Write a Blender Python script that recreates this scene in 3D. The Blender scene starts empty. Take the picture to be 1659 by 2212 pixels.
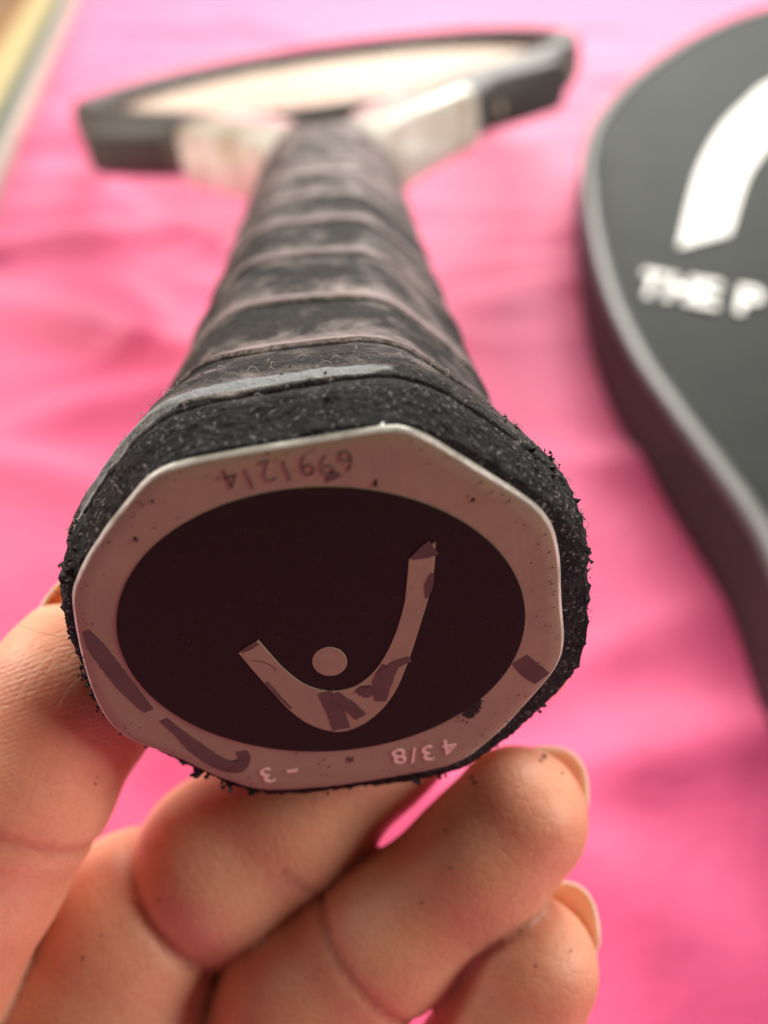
import bpy, math, random
import numpy as np
from mathutils import Matrix, Vector

random.seed(7)
rng = np.random.default_rng(11)
S = bpy.context.scene
COL = S.collection
CM = 0.01

# ------------------------------------------------------------------ camera
PITCH = math.radians(42.0)
CAM_H = 16.9                                  # cm above the bed sheet
sp, cp = math.sin(PITCH), math.cos(PITCH)
cam = bpy.data.cameras.new('camera')
cam.sensor_fit = 'VERTICAL'
cam.sensor_height = 36.0
cam.lens = 36.0 * 2070 / 2560
cam.clip_start = 0.005
cam.clip_end = 60
cam.dof.use_dof = True
cam.dof.focus_distance = 0.0700
cam.dof.aperture_fstop = cam.lens / 2.3      # about a 2 mm wide phone aperture
cam_ob = bpy.data.objects.new('camera', cam)
COL.objects.link(cam_ob)
cam_ob.location = (0, 0, CAM_H * CM)
cam_ob.rotation_euler = (math.pi / 2 - PITCH, 0, 0)
S.camera = cam_ob

# ------------------------------------------------------------------ light
W = bpy.data.worlds.new('World')
S.world = W
W.use_nodes = True
W.node_tree.nodes['Background'].inputs[0].default_value = (0.95, 0.95, 0.80, 1)
W.node_tree.nodes['Background'].inputs[1].default_value = 0.05


def area(name, loc, target, sx, sy, energy, color):
    l = bpy.data.lights.new(name, 'AREA')
    l.shape = 'RECTANGLE'
    l.size, l.size_y = sx, sy
    l.energy = energy
    l.color = color
    o = bpy.data.objects.new(name, l)
    COL.objects.link(o)
    o.location = loc
    o.rotation_euler = (Vector(target) - Vector(loc)).to_track_quat('-Z', 'Y').to_euler()
    return o


area('window_light', (0.25, 1.45, 0.92), (0.05, 0.50, 0.0), 1.1, 0.9, 50, (1.0, 0.97, 0.90))

area('left_fill_light', (-.95, 0.42, 0.62), (-.02, 0.08, 0.08), 0.6, 0.6, 15, (1.0, 0.91, 0.78))  # added fill lamp from the left, brightens thumb and palm
area('right_fill_light', (1.05, -.02, 0.64), (-.02, 0.04, 0.08), 0.4, 0.4, 11, (1.0, 0.93, 0.82))  # added fill lamp, angled to lift palm, thumb and index finger

S.view_settings.view_transform = 'Standard'
S.view_settings.look = 'None'
S.view_settings.exposure = 0.0
S.view_settings.gamma = 1.0

# ------------------------------------------------------------------ helpers
FD = 2070 / 1.1573
CX, CY = 829.5, 1106.0


def ray(px, py):
    return np.array([(px - CX) / FD, (CY - py) / FD, 1.0])


def at(px, py, z):
    """a point z cm in front of the lens, camera axes (right, up, forward)"""
    return ray(px, py) * z


def cam2world(P):
    P = np.asarray(P, float)
    return np.stack([P[..., 0], P[..., 1] * sp + P[..., 2] * cp,
                     P[..., 1] * cp - P[..., 2] * sp + CAM_H], -1)


_tab = rng.random((64, 64, 64)).astype(np.float32)


def vnoise(P, scale):
    Q = np.asarray(P) * scale
    I = np.floor(Q).astype(int)
    f = Q - I
    f = f * f * (3 - 2 * f)
    r = 0
    for dx in (0, 1):
        for dy in (0, 1):
            for dz in (0, 1):
                w = (f[..., 0] if dx else 1 - f[..., 0]) * (f[..., 1] if dy else 1 - f[..., 1]) * (f[..., 2] if dz else 1 - f[..., 2])
                r = r + w * _tab[(I[..., 0] + dx) % 64, (I[..., 1] + dy) % 64, (I[..., 2] + dz) % 64]
    return r


def fbm(P, scale, octv=3):
    a, s, r = 0.5, scale, 0
    for _ in range(octv):
        r = r + a * vnoise(P, s)
        s *= 2.03
        a *= 0.5
    return r / (1 - 0.5 ** octv)


def mesh(name, verts, faces, mat=None, parent=None, smooth=True, scale=CM):
    me = bpy.data.meshes.new(name)
    V = np.asarray(verts, float) * scale
    me.from_pydata(V.tolist(), [], faces if isinstance(faces, list) else np.asarray(faces).tolist())
    me.polygons.foreach_set('use_smooth', [smooth] * len(me.polygons))
    me.update()
    if mat:
        me.materials.append(mat)
    o = bpy.data.objects.new(name, me)
    COL.objects.link(o)
    if parent:
        o.parent = parent
    return o


def attr(o, name, vals):
    a = o.data.attributes.new(name, 'FLOAT', 'POINT')
    a.data.foreach_set('value', np.asarray(vals, np.float32))


def tag(o, label=None, cat=None, kind=None, group=None):
    if label:
        o['label'] = label
    if cat:
        o['category'] = cat
    if kind:
        o['kind'] = kind
    if group:
        o['group'] = group
    return o


def grid_faces(nr, nc, wrap=False):
    i = np.arange(nr - 1)[:, None]
    j = np.arange(nc if wrap else nc - 1)[None, :]
    j2 = (j + 1) % nc
    a = i * nc + j
    return np.stack([a, i * nc + j2, (i + 1) * nc + j2, (i + 1) * nc + j], -1).reshape(-1, 4)


def spline(pts, n=8, closed=False):
    P = np.asarray(pts, float)
    N = len(P)
    out = []
    for i in range(N if closed else N - 1):
        if closed:
            p0, p1, p2, p3 = P[(i - 1) % N], P[i], P[(i + 1) % N], P[(i + 2) % N]
        else:
            p0, p1, p2, p3 = P[max(i - 1, 0)], P[i], P[i + 1], P[min(i + 2, N - 1)]
        for t in np.linspace(0, 1, n, endpoint=False):
            out.append(0.5 * (2 * p1 + (p2 - p0) * t + (2 * p0 - 5 * p1 + 4 * p2 - p3) * t * t + (3 * p1 - p0 - 3 * p2 + p3) * t ** 3))
    if not closed:
        out.append(P[-1])
    return np.array(out)


# ------------------------------------------------------------------ materials
class Mat:
    def __init__(self, name, color=(.5, .5, .5), rough=.5, **kw):
        self.m = bpy.data.materials.new(name)
        self.m.use_nodes = True
        self.nt = self.m.node_tree
        self.b = self.nt.nodes['Principled BSDF']
        self.b.inputs['Base Color'].default_value = (*color, 1)
        self.b.inputs['Roughness'].default_value = rough
        for k, v in kw.items():
            self.b.inputs[k.replace('_', ' ')].default_value = v

    def n(self, t, **kw):
        nd = self.nt.nodes.new(t)
        for k, v in kw.items():
            if hasattr(nd, k) and not k[0].isupper():
                setattr(nd, k, v)
            else:
                nd.inputs[k.replace('_', ' ')].default_value = v
        return nd

    def l(self, a, b):
        self.nt.links.new(a, b)

    def coord(self):
        return self.n('ShaderNodeTexCoord').outputs['Object']

    def noise(self, scale, detail=3, rough=.6, vec=None, dist=0):
        nd = self.n('ShaderNodeTexNoise', Scale=scale, Detail=detail, Roughness=rough, Distortion=dist)
        self.l(vec or self.coord(), nd.inputs['Vector'])
        return nd.outputs['Fac']

    def ramp(self, src, stops):
        r = self.n('ShaderNodeValToRGB')
        e = r.color_ramp.elements
        while len(e) < len(stops):
            e.new(0.5)
        for el, (p, c) in zip(e, stops):
            el.position = p
            el.color = (*c, 1) if len(c) == 3 else c
        self.l(src, r.inputs['Fac'])
        return r.outputs['Color']

    def val(self, src, a, b, lo=0, hi=1):
        r = self.n('ShaderNodeMapRange')
        r.inputs[1].default_value, r.inputs[2].default_value = a, b
        r.inputs[3].default_value, r.inputs[4].default_value = lo, hi
        self.l(src, r.inputs[0])
        return r.outputs[0]

    def math(self, op, a, b):
        m = self.n('ShaderNodeMath', operation=op)
        for i, x in enumerate((a, b)):
            if isinstance(x, (int, float)):
                m.inputs[i].default_value = x
            else:
                self.l(x, m.inputs[i])
        return m.outputs[0]

    def mix(self, fac, a, b):
        m = self.n('ShaderNodeMix', data_type='RGBA')
        for i, x in ((0, fac), (6, a), (7, b)):
            if isinstance(x, tuple):
                m.inputs[i].default_value = (*x, 1)
            elif isinstance(x, (int, float)):
                m.inputs[i].default_value = x
            else:
                self.l(x, m.inputs[i])
        return m.outputs[2]

    def attr(self, name):
        return self.n('ShaderNodeAttribute', attribute_name=name).outputs['Fac']

    def col(self, x):
        self.l(x, self.b.inputs['Base Color'])

    def rough(self, x):
        self.l(x, self.b.inputs['Roughness'])

    def bump(self, h, dist, strength=1.0):
        b = self.n('ShaderNodeBump', Distance=dist, Strength=strength)
        self.l(h, b.inputs['Height'])
        prev = self.b.inputs['Normal'].links
        if prev:
            self.l(prev[0].from_socket, b.inputs['Normal'])
        self.l(b.outputs[0], self.b.inputs['Normal'])


def m_sheet():
    M = Mat('pink_cotton', (.86, .085, .25), .62, Sheen_Weight=.5, Sheen_Roughness=.45)
    M.b.inputs['Sheen Tint'].default_value = (1, .75, .9, 1)
    M.col(M.mix(M.noise(9, 3), (.69, .062, .20), (.78, .092, .25)))
    M.bump(M.noise(60, 4), .0016, .5)
    w = M.n('ShaderNodeTexWave', Scale=700)
    M.l(M.coord(), w.inputs['Vector'])
    M.bump(w.outputs['Fac'], .0001, .4)
    return M.m


def m_grip():
    M = Mat('worn_black_grip', rough=.55, Specular_IOR_Level=.14)
    wear_sheen, film, fuzz = M.attr('wear_sheen'), M.attr('film'), M.attr('fuzz')
    n1 = M.noise(200, 7, .70, dist=.1)
    n2 = M.noise(900, 4, .7)
    w = M.math('ADD', M.math('MULTIPLY', wear_sheen, 1.0), M.math('MULTIPLY', M.math('SUBTRACT', n1, .5), 2.4))
    wm = M.val(w, .12, .90)
    base = M.mix(M.val(n2, .35, .7), (.010, .010, .010), (.034, .032, .031))
    c = M.mix(wm, base, M.mix(n1, (.16, .125, .12), (.33, .265, .255)))
    sp_ = M.val(M.noise(2600, 2, .5), .60, .74)
    fz = M.mix(sp_, M.mix(M.val(n2, .3, .7), (.012, .012, .014), (.040, .042, .043)), (.26, .25, .25))
    c = M.mix(fuzz, c, fz)
    fl = M.val(M.math('ADD', film, M.math('MULTIPLY', M.math('SUBTRACT', n1, .5), 2.6)), .40, .75)
    c = M.mix(fl, c, (.24, .25, .26))
    M.col(c)
    M.rough(M.mix(fuzz, M.mix(wm, (.80, .80, .80), (.46, .46, .46)), (.95, .95, .95)))
    M.bump(n2, .0006, .55)
    M.bump(n1, .0010, .4)
    M.bump(M.math('MULTIPLY', M.noise(2200, 3, .7), fuzz), .0009, .9)
    return M.m


def m_cap():
    M = Mat('off_white_plastic', (.62, .50, .44), .42)
    c = M.mix(M.val(M.noise(160, 4), .35, .75), (.33, .315, .19), (.275, .26, .16))
    c = M.mix(M.val(M.noise(1900, 2), .70, .78), c, (.20, .14, .12))
    M.col(c)
    M.rough(M.val(M.noise(400, 3), .3, .7, .35, .5))
    M.bump(M.noise(900, 2), .0001, .3)
    return M.m


def m_badge():
    M = Mat('matt_black_film', (.016, .013, .012), .6, Specular_IOR_Level=.25)
    M.col(M.mix(M.val(M.noise(1500, 3), .6, .8), (.0085, .010, .007), (.020, .021, .016)))
    M.bump(M.noise(3000, 2), .00006, .5)
    return M.m


def m_noisy(name, a, b, scale, rough, bump=None, **kw):
    M = Mat(name, a, rough, **kw)
    M.col(M.mix(M.val(M.noise(scale, 4), .3, .7), a, b))
    if bump:
        M.bump(M.noise(bump[0], 3), bump[1], .6)
    return M.m


def m_skin():
    M = Mat('skin', (.60, .33, .23), .48, Subsurface_Weight=.65, Subsurface_Scale=.007)
    M.b.inputs['Subsurface Radius'].default_value = (1.0, .32, .18)
    n = M.noise(85, 4, .6)
    c = M.mix(M.val(n, .3, .7), (.80, .40, .265), (.73, .305, .185))
    c = M.mix(M.val(M.noise(300, 4, .7), .55, .8, 0, .55), c, (.60, .24, .16))
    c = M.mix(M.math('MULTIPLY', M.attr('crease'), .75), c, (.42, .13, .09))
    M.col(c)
    r = M.attr('ridge')
    s = M.n('ShaderNodeMath', operation='SINE')
    M.l(M.math('ADD', M.math('MULTIPLY', r, 2 * math.pi / .050), M.math('MULTIPLY', M.noise(140, 2), 7.0)), s.inputs[0])
    M.bump(M.math('MULTIPLY', s.outputs[0], M.attr('print')), .00005, .2)
    M.bump(M.noise(1500, 3, .7), .00018, .5)
    M.bump(M.noise(420, 4, .65), .00030, .35)
    v = M.n('ShaderNodeTexVoronoi', Scale=620, feature='DISTANCE_TO_EDGE')
    M.l(M.coord(), v.inputs['Vector'])
    M.bump(M.val(v.outputs['Distance'], 0, .12), .00008, .3)
    return M.m


def m_white_frame():
    M = Mat('white_lacquer', (.78, .74, .66), .22, Coat_Weight=.4)
    M.col(M.mix(M.val(M.noise(55, 3, .5, dist=.5), .45, .7), (.76, .73, .66), (.50, .43, .32)))
    return M.m


MT = dict(
    sheet=m_sheet(), grip=m_grip(), cap=m_cap(), badge=m_badge(), skin=m_skin(),
    cap_rim=m_noisy('highlight_rim_plastic', (.82, .80, .74), (.40, .38, .33), 330, .3, (1500, .0002)),  # paled to paint in the light caught by the bevel, with dirt mottling
    print_light=Mat('pale_print', (.92, .76, .64), .45).m,
    ink=m_noisy('brown_marker_ink', (.060, .054, .042), (.105, .092, .070), 160, .5),
    dark_print=m_noisy('faded_dark_print', (.03, .024, .02), (.24, .215, .16), 700, .6),
    dirt=m_noisy('black_crumb', (.010, .009, .010), (.035, .032, .034), 900, .95),
    lint=Mat('pale_lint', (.42, .38, .36), .9).m,
    black_frame=m_noisy('black_lacquer', (.030, .026, .024), (.05, .042, .038), 60, .52),
    white_frame=m_white_frame(),
    string=m_noisy('cream_string', (.85, .80, .64), (.78, .72, .55), 200, .3, Subsurface_Weight=1.0, Subsurface_Scale=.004),
    mark=Mat('grey_decal', (.46, .39, .30), .5).m,
    nail=m_noisy('nail', (.84, .70, .52), (.88, .76, .60), 120, .22, Subsurface_Weight=.5, Subsurface_Scale=.002),
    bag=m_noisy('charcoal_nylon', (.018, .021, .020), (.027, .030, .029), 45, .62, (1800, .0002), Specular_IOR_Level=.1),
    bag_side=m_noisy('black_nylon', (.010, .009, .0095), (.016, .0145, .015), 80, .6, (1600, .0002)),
    piping=m_noisy('grey_piping', (.09, .09, .088), (.125, .12, .118), 150, .45),
    bag_print=Mat('white_print', (.86, .86, .83), .45).m,
    cream=m_noisy('cream_paint', (.50, .41, .22), (.42, .33, .17), 22, .4),
    teal=m_noisy('teal_paint', (.06, .085, .07), (.10, .12, .10), 60, .5),
    paper=m_noisy('pale_card', (.42, .33, .30), (.34, .28, .24), 40, .6),
    amber=m_noisy('amber_paint', (.30, .14, .06), (.24, .11, .05), 18, .4),
)


def m_picture():
    M = Mat('brown_picture', (.12, .08, .05), .4)
    M.col(M.ramp(M.noise(11, 4, .6, dist=.6), [(.3, (.06, .055, .04)), (.5, (.17, .12, .075)), (.66, (.27, .16, .09)), (.8, (.16, .16, .12))]))
    return M.m


MT['picture'] = m_picture()
MT['string'].node_tree.nodes['Principled BSDF'].inputs['Subsurface Radius'].default_value = (1, .95, .8)

# ------------------------------------------------------------------ the sheet
ys = np.concatenate([np.linspace(-90, -10, 50, endpoint=False), np.linspace(-10, 110, 260, endpoint=False), np.linspace(110, 170, 40)])
xs = np.concatenate([np.linspace(-130, -45, 50, endpoint=False), np.linspace(-45, 65, 240, endpoint=False), np.linspace(65, 130, 40)])
Xg, Yg = np.meshgrid(xs, ys)
Zg = np.zeros_like(Xg)
P3 = np.stack([Xg, Yg, 0 * Xg], -1)
wx = Xg + 6 * (vnoise(P3 + 9.1, .06) - .5) + 2 * (vnoise(P3 + 3.3, .2) - .5)
wy = Yg + 6 * (vnoise(P3 + 17.7, .06) - .5) + 2 * (vnoise(P3 + 5.3, .2) - .5)
folds = [(-14, 40, 8, 14, 1.3, .75), (-13, 32, -24, 17, 1.5, .8), (-17, 52, 4, 11, 1.2, .8), (-9, 60, -35, 12, 1.4, .7),
         (-10, 25, 30, 10, 1.2, .6), (-14, 21, -20, 9, 1.0, .5), (7, 22, 3, 12, 1.2, .5), (6, 33, 22, 10, 1.3, .45),
         (7, 42, -12, 9, 1.2, .5), (10, 60, 40, 12, 1.6, .7), (3, 70, 10, 15, 1.6, .7), (-12, 78, -15, 16, 1.7, .8),
         (9, 12, 3, 9, .9, .35), (5, 9, -30, 8, .9, .3), (4, 16, 55, 8, 1.0, .3), (-2, 85, 25, 16, 1.8, .8), (20, 84, -20, 14, 1.7, .7), (-5, 13, 60, 9, 1.1, .35)]
for i in range(40):
    folds.append((rng.uniform(-110, 110), rng.uniform(95, 160) if i % 2 else rng.uniform(-80, 0), rng.uniform(0, 180), rng.uniform(10, 25), rng.uniform(1.2, 2.2), rng.uniform(.4, .9)))
for i in range(110):
    folds.append((rng.uniform(-28, 24), rng.uniform(6, 90), rng.normal(5, 32), rng.uniform(3, 9), rng.uniform(.4, .85), rng.uniform(.16, .36)))
for fx, fy, ang, ln, wd, ht in folds:
    a = math.radians(ang)
    s = (wx - fx) * math.cos(a) + (wy - fy) * math.sin(a)
    t = -(wx - fx) * math.sin(a) + (wy - fy) * math.cos(a) + .010 * s * s
    ridge = np.exp(-(t / wd) ** 2) - .35 * np.exp(-((t - 2.0 * wd) / (1.3 * wd)) ** 2)
    Zg += ht * .95 * np.exp(-(s / ln) ** 2 * 1.3) * ridge
Zg += 1.0 * (fbm(P3, .045, 2) - .5) + .35 * (fbm(P3 + 40, .15, 3) - .5)
Zg *= 1 - .4 / (1 + np.exp(-(Xg - 2) / 2)) / (1 + np.exp((Yg - 42) / 4))
under = np.exp(-((Xg + 3.5) / 15) ** 4 - ((Yg - 58) / 26) ** 4)
Zg = Zg * 1.25 * (1 - .4 * under) - .25
sheet = mesh('bed_sheet', np.stack([Xg, Yg, Zg], -1).reshape(-1, 3), grid_faces(*Xg.shape), MT['sheet'])
tag(sheet, 'wrinkled bright pink bed sheet spread under everything', kind='structure')


def sheet_z(x, y):
    i = np.abs(ys - y).argmin()
    j = np.abs(xs - x).argmin()
    return Zg[i, j]


# ------------------------------------------------------------------ racket
AX_D = np.array([-.05438891, .53785409, .84128166])      # along the handle, camera axes
AX_U = np.array([.99105963, .13187562, -.02023958])
AX_N = np.array([-.12183048, .83265948, -.54021804])
P0 = np.array([-.49516672, -1.07488582, 6.947659])       # middle of the butt
ZERO = cam2world(np.zeros(3))
rot = lambda v: cam2world(v) - ZERO
racket = bpy.data.objects.new('tennis_racket', None)
COL.objects.link(racket)
mw = Matrix.Identity(4)
for c, v in enumerate((rot(AX_U), rot(AX_D), rot(AX_N))):
    for r in range(3):
        mw[r][c] = v[r]
for r, v in enumerate(cam2world(P0) * CM):
    mw[r][3] = v
racket.matrix_world = mw
tag(racket, 'tennis racket with worn black grip, its butt cap held toward the viewer', 'racket')


def on_cap(px, py):
    """where the sight line of a measured point meets the butt plane: (u, n)"""
    r = ray(px, py)
    q = r * ((P0 @ AX_D) / (r @ AX_D)) - P0
    return np.array([q @ AX_U, q @ AX_N])


def octo(th, a, b, c, p):
    r = 0
    for k in range(8):
        ang = k * math.pi / 4
        h = a if k % 4 == 0 else (b if k % 4 == 2 else c)
        r = r + np.maximum(np.cos(th - ang), 0) ** p / h ** p
    return r ** (-1 / p)


# ---- overgrip, a tape wound round an octagonal handle
Lk = [0, .16, .4, .8, 1.25, 1.75, 2.4, 3.3, 4.4, 6.5, 9, 14, 18.2]
Ak = [2.06, 2.12, 2.20, 2.25, 2.20, 2.07, 1.97, 1.92, 1.89, 1.84, 1.80, 1.80, 1.84]


def grip_r(th, L):
    a = np.interp(L, Lk, Ak)
    bulge = .13 * np.exp(-(L / .85) ** 2) * np.maximum(np.cos(th), 0) + .07 * np.exp(-(L / .6) ** 2) * np.maximum(-np.sin(th), 0)
    return octo(th, a, a * .905, a * .955, 15) + bulge


Ls = np.concatenate([[.05], np.linspace(.06, 2.4, 150, endpoint=False), np.linspace(2.4, 8, 260, endpoint=False), np.linspace(8, 18.2, 150)])
NT = 360
TH = np.linspace(0, 2 * np.pi, NT, endpoint=False)
LL, TT = np.meshgrid(Ls, TH, indexing='ij')
R = grip_r(TT, LL)
ph_L = [0, .30, .62, 1.98, 3.56, 5.48, 7.38, 9.3, 11.2, 13.1, 15.0, 16.9, 18.8]
dth = (TT - math.pi / 2 + math.pi) % (2 * math.pi) - math.pi     # turn measured from the top
Pn = np.stack([R * np.cos(TT), LL, R * np.sin(TT)], -1)
wob = .16 * (vnoise(Pn + 7, .9) - .5) + .07 * (vnoise(Pn + 2, 3.0) - .5)
phase = np.interp(LL + wob, ph_L, np.arange(len(ph_L))) - dth / (2 * math.pi) * .9
k = np.floor(phase)
f = phase - k
lip = np.exp(-(f / .075) ** 2)
grow = np.clip((LL - .58) / .3, 0, 1)
R = R + grow * (.030 * (1 - f) ** 1.2 + .016 * lip) - .055 * np.exp(-((1 - f) / .018) ** 2) * grow
R += .035 * (fbm(Pn, 1.6, 3) - .5) * np.clip(LL / 3, .3, 1) + .012 * (vnoise(Pn, 7) - .5)
fuzz = np.clip((.74 - LL - .10 * np.cos(dth)) / .15, 0, 1)
fuzz = np.maximum(fuzz, np.clip((1.75 - LL) / .5, 0, 1) * np.clip((fbm(Pn + 90, 2.2, 3) - .42) * 4, 0, .55))
fuzz = np.maximum(fuzz, np.clip(-np.sin(TT) * 1.2 - .2, 0, 1) * np.clip((2.2 - LL) / .8, 0, 1))
fuzz = np.maximum(fuzz, .8 * np.clip(np.cos(TT) - .55, 0, 1) * 2.2 * np.clip((2.4 - LL) / .9, 0, 1)).clip(0, 1)
R += fuzz * (.022 * (np.abs(vnoise(Pn, 17) - .5) * 2) ** 1.6 + .03 * (vnoise(Pn, 4) - .5) + .020 * (vnoise(Pn + 5, 23) - .5) + .05 * np.maximum(vnoise(Pn + 9, 15) - .72, 0) / .28 * np.clip(1.2 - 1.3 * np.sin(TT), .15, 1))
crack = np.exp(-((LL - .56 - .05 * (vnoise(Pn, 1.5) - .5) - .07 * np.cos(dth)) / .018) ** 2) * np.clip(np.cos(dth) * 1.6 + .3, 0, 1)
R -= .07 * crack
R[0] = octo(TH, 1.97, 1.80, 1.92, 20) + .02 * (vnoise(Pn[0], 12) - .5)
R[-1] -= .28
R[-2] -= .09
V = np.stack([R * np.cos(TT), LL, R * np.sin(TT)], -1)
grip = mesh('overgrip', V.reshape(-1, 3), grid_faces(len(Ls), NT, True)[:, ::-1], MT['grip'], racket)
band = vnoise(np.stack([k * 7.3, 0 * k, 0 * k], -1), 1.0)
side = np.clip(np.cos(dth) * 1.3, 0, 1)
wear_sheen = (.10 + .62 * np.exp(-(f / .30) ** 1.4) * (.35 + .65 * side) * np.clip(.45 + vnoise(Pn + 3, 1.1), .3, 1.2) + .75 * lip * side * np.clip(1 - (LL - 6.2) / 3, .2, 1) + .16 * np.exp(-((1 - f) / .12) ** 2)  # real wear, plus a highlight painted on the seam lips facing up
        + .8 * (fbm(Pn + 60, .9, 3) - .5) + .22 * (band - .5) + .30 * np.clip(LL - 8.5, 0, 4) / 4 + .10 * np.clip(np.abs(np.cos(TT)) - .5, 0, 1)
        - 1.6 * np.exp(-((1 - f) / .020) ** 2))
attr(grip, 'wear_sheen', (wear_sheen * grow - .8 * crack).reshape(-1))
film = 1.15 * np.exp(-(np.abs(LL - .72 - .06 * np.cos(dth) + .05 * (vnoise(Pn, 1.4) - .5)) / .075) ** 4) * np.clip((dth + .55) / .25, 0, 1) * np.clip(np.cos(dth * .95) * 2.4, 0, 1)
film = film + .8 * np.exp(-((LL - .74) / .04) ** 2) * np.clip((vnoise(Pn + 31, 3) - .35) * 2, 0, 1) * (dth < -.55) * (dth > -1.25)
attr(grip, 'film', film.reshape(-1))
attr(grip, 'fuzz', (fuzz * (1 - .8 * np.clip(film * 1.4, 0, 1))).reshape(-1))

# ---- crumbs of perished foam clinging to the butt, and pale lint
cv, cf = [], []


def blob(c, r, verts, faces, n=4):
    b = len(verts)
    q = rng.normal(size=(8, 3))
    base = np.array([[x, y, z] for x in (-1, 1) for y in (-1, 1) for z in (-1, 1)]) * .62 + q * .28
    sc = r * rng.uniform(.6, 1.4, 3)
    for p in base:
        verts.append(c + p * sc)
    for fa in ((0, 1, 3, 2), (4, 6, 7, 5), (0, 4, 5, 1), (2, 3, 7, 6), (0, 2, 6, 4), (1, 5, 7, 3)):
        faces.append([b + i for i in fa])


for _ in range(620):
    th = rng.uniform(0, 2 * math.pi)
    if math.cos(th) > .3 and -.6 < math.sin(th) < .6:
        L = abs(rng.normal(.0, .8)) + .03
    elif math.sin(th) < 0:
        L = abs(rng.normal(.0, .30)) + .03
    else:
        L = abs(rng.normal(.0, .55)) + .03
        if math.sin(th) > .45 and rng.random() < .9:
            continue
    if L > 2.0:
        continue
    r = float(grip_r(np.array(th), np.array(L))) + rng.uniform(-.005, .035)
    c = np.array([r * math.cos(th), L, r * math.sin(th)])
    s = rng.gamma(2.0, .0065) + .004
    blob(c, min(s, .034), cv, cf)
    if rng.random() < .05:
        for q in range(rng.integers(2, 5)):
            blob(c + np.array([math.cos(th), 0, math.sin(th)]) * .011 * (q + 1) + rng.normal(size=3) * .022, min(s, .02), cv, cf)
for (px, py, num) in ((548, 1712, 34), (500, 1706, 20), (430, 1680, 22), (395, 1655, 14)):
    q = on_cap(px, py)
    for _ in range(num):
        p = np.array([q[0], .12, q[1]]) + rng.normal(size=3) * np.array([.045, .05, .035])
        blob(p, .012 + rng.random() * .018, cv, cf)
for th, L, num in ((.15, .35, 26), (.02, .7, 22), (.38, .9, 16), (-.2, .4, 12), (-.45, .3, 10), (.6, 1.0, 10)):
    r = float(grip_r(np.array(th), np.array(L)))
    for _ in range(num):
        a = th + rng.normal() * .03
        p = np.array([(r + abs(rng.normal()) * .018) * math.cos(a), L + rng.normal() * .05, (r + abs(rng.normal()) * .018) * math.sin(a)])
        blob(p, .008 + rng.random() * .016, cv, cf)
o = mesh('foam_crumbs', cv, cf, MT['dirt'], racket, smooth=False)
tag(o, kind='stuff')


def tube(path, rad, verts, faces, n=5):
    P = np.asarray(path)
    T = np.gradient(P, axis=0)
    T /= np.linalg.norm(T, axis=1)[:, None] + 1e-9
    ref = np.array([.3, .5, .81])
    A = np.cross(T, ref)
    A /= np.linalg.norm(A, axis=1)[:, None] + 1e-9
    B = np.cross(T, A)
    b = len(verts)
    rad = np.broadcast_to(rad, len(P))
    for i in range(len(P)):
        for j in range(n):
            a = 2 * math.pi * j / n
            verts.append(P[i] + rad[i] * (math.cos(a) * A[i] + math.sin(a) * B[i]))
    for i in range(len(P) - 1):
        for j in range(n):
            faces.append([b + i * n + j, b + i * n + (j + 1) % n, b + (i + 1) * n + (j + 1) % n, b + (i + 1) * n + j])
    faces.append([b + j for j in range(n)])
    faces.append([b + (len(P) - 1) * n + j for j in range(n)][::-1])


lv, lf = [], []
for _ in range(170):
    th = rng.uniform(-.55, 3.5)
    L = rng.uniform(.08, 1.3)
    r = float(grip_r(np.array(th), np.array(L))) + .03
    ln = rng.uniform(.03, .12)
    c = np.array([r * math.cos(th), L, r * math.sin(th)])
    tv = rng.normal(size=3)
    rad_v = np.array([math.cos(th), 0, math.sin(th)])
    tv -= tv @ rad_v * rad_v
    tv /= np.linalg.norm(tv)
    b2 = np.cross(tv, rad_v) * rng.normal() * .5
    ts = np.linspace(-.5, .5, 6)
    tube([c + tv * t * ln + b2 * ln * (t * t) + rad_v * (.03 * math.sin((t + .5) * math.pi) + .004) for t in ts], .0022, lv, lf, 4)
for th, L, out, bend in ((-.05 + math.pi, .35, .55, .3), (.85, 1.5, .4, -.2), (math.pi + .1, .2, .35, -.4)):
    rad_v = np.array([math.cos(th), 0, math.sin(th)])
    r = float(grip_r(np.array(th), np.array(L)))
    tube([rad_v * (r + t * out) + np.array([0, L + bend * t * t * .3, bend * t * t * .6]) for t in np.linspace(0, 1, 9)], .0016, lv, lf, 4)
o = mesh('lint_fibres', lv, lf, MT['lint'], racket)
tag(o, kind='stuff')

# ---- butt cap
NC = 240
TC = np.linspace(0, 2 * np.pi, NC, endpoint=False)
outline = spline([on_cap(*p) for p in ((335, 1032), (430, 1001), (620, 968), (790, 940), (862, 932), (925, 955), (1030, 1020), (1130, 1082),
                                       (1182, 1130), (1203, 1200), (1208, 1300), (1214, 1395), (1198, 1445), (1150, 1503), (1080, 1578), (1010, 1634),
                                       (960, 1656), (830, 1681), (700, 1700), (590, 1707), (540, 1701), (465, 1675), (375, 1632), (300, 1607), (255, 1580),
                                       (215, 1525), (182, 1430), (160, 1310), (164, 1270), (205, 1190), (270, 1102))], 8, True)
to = np.arctan2(outline[:, 1], outline[:, 0])
ro = np.hypot(outline[:, 0], outline[:, 1])
srt = np.argsort(to)
RC = np.interp(TC, np.concatenate([to[srt] - 2 * np.pi, to[srt], to[srt] + 2 * np.pi]), np.tile(ro[srt], 3))
RC = sum(np.roll(RC, i_) for i_ in range(-2, 3)) / 5


def ring(r, L):
    return np.stack([r * np.cos(TC), np.full(NC, L) if np.isscalar(L) else L, r * np.sin(TC)], -1)


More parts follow.
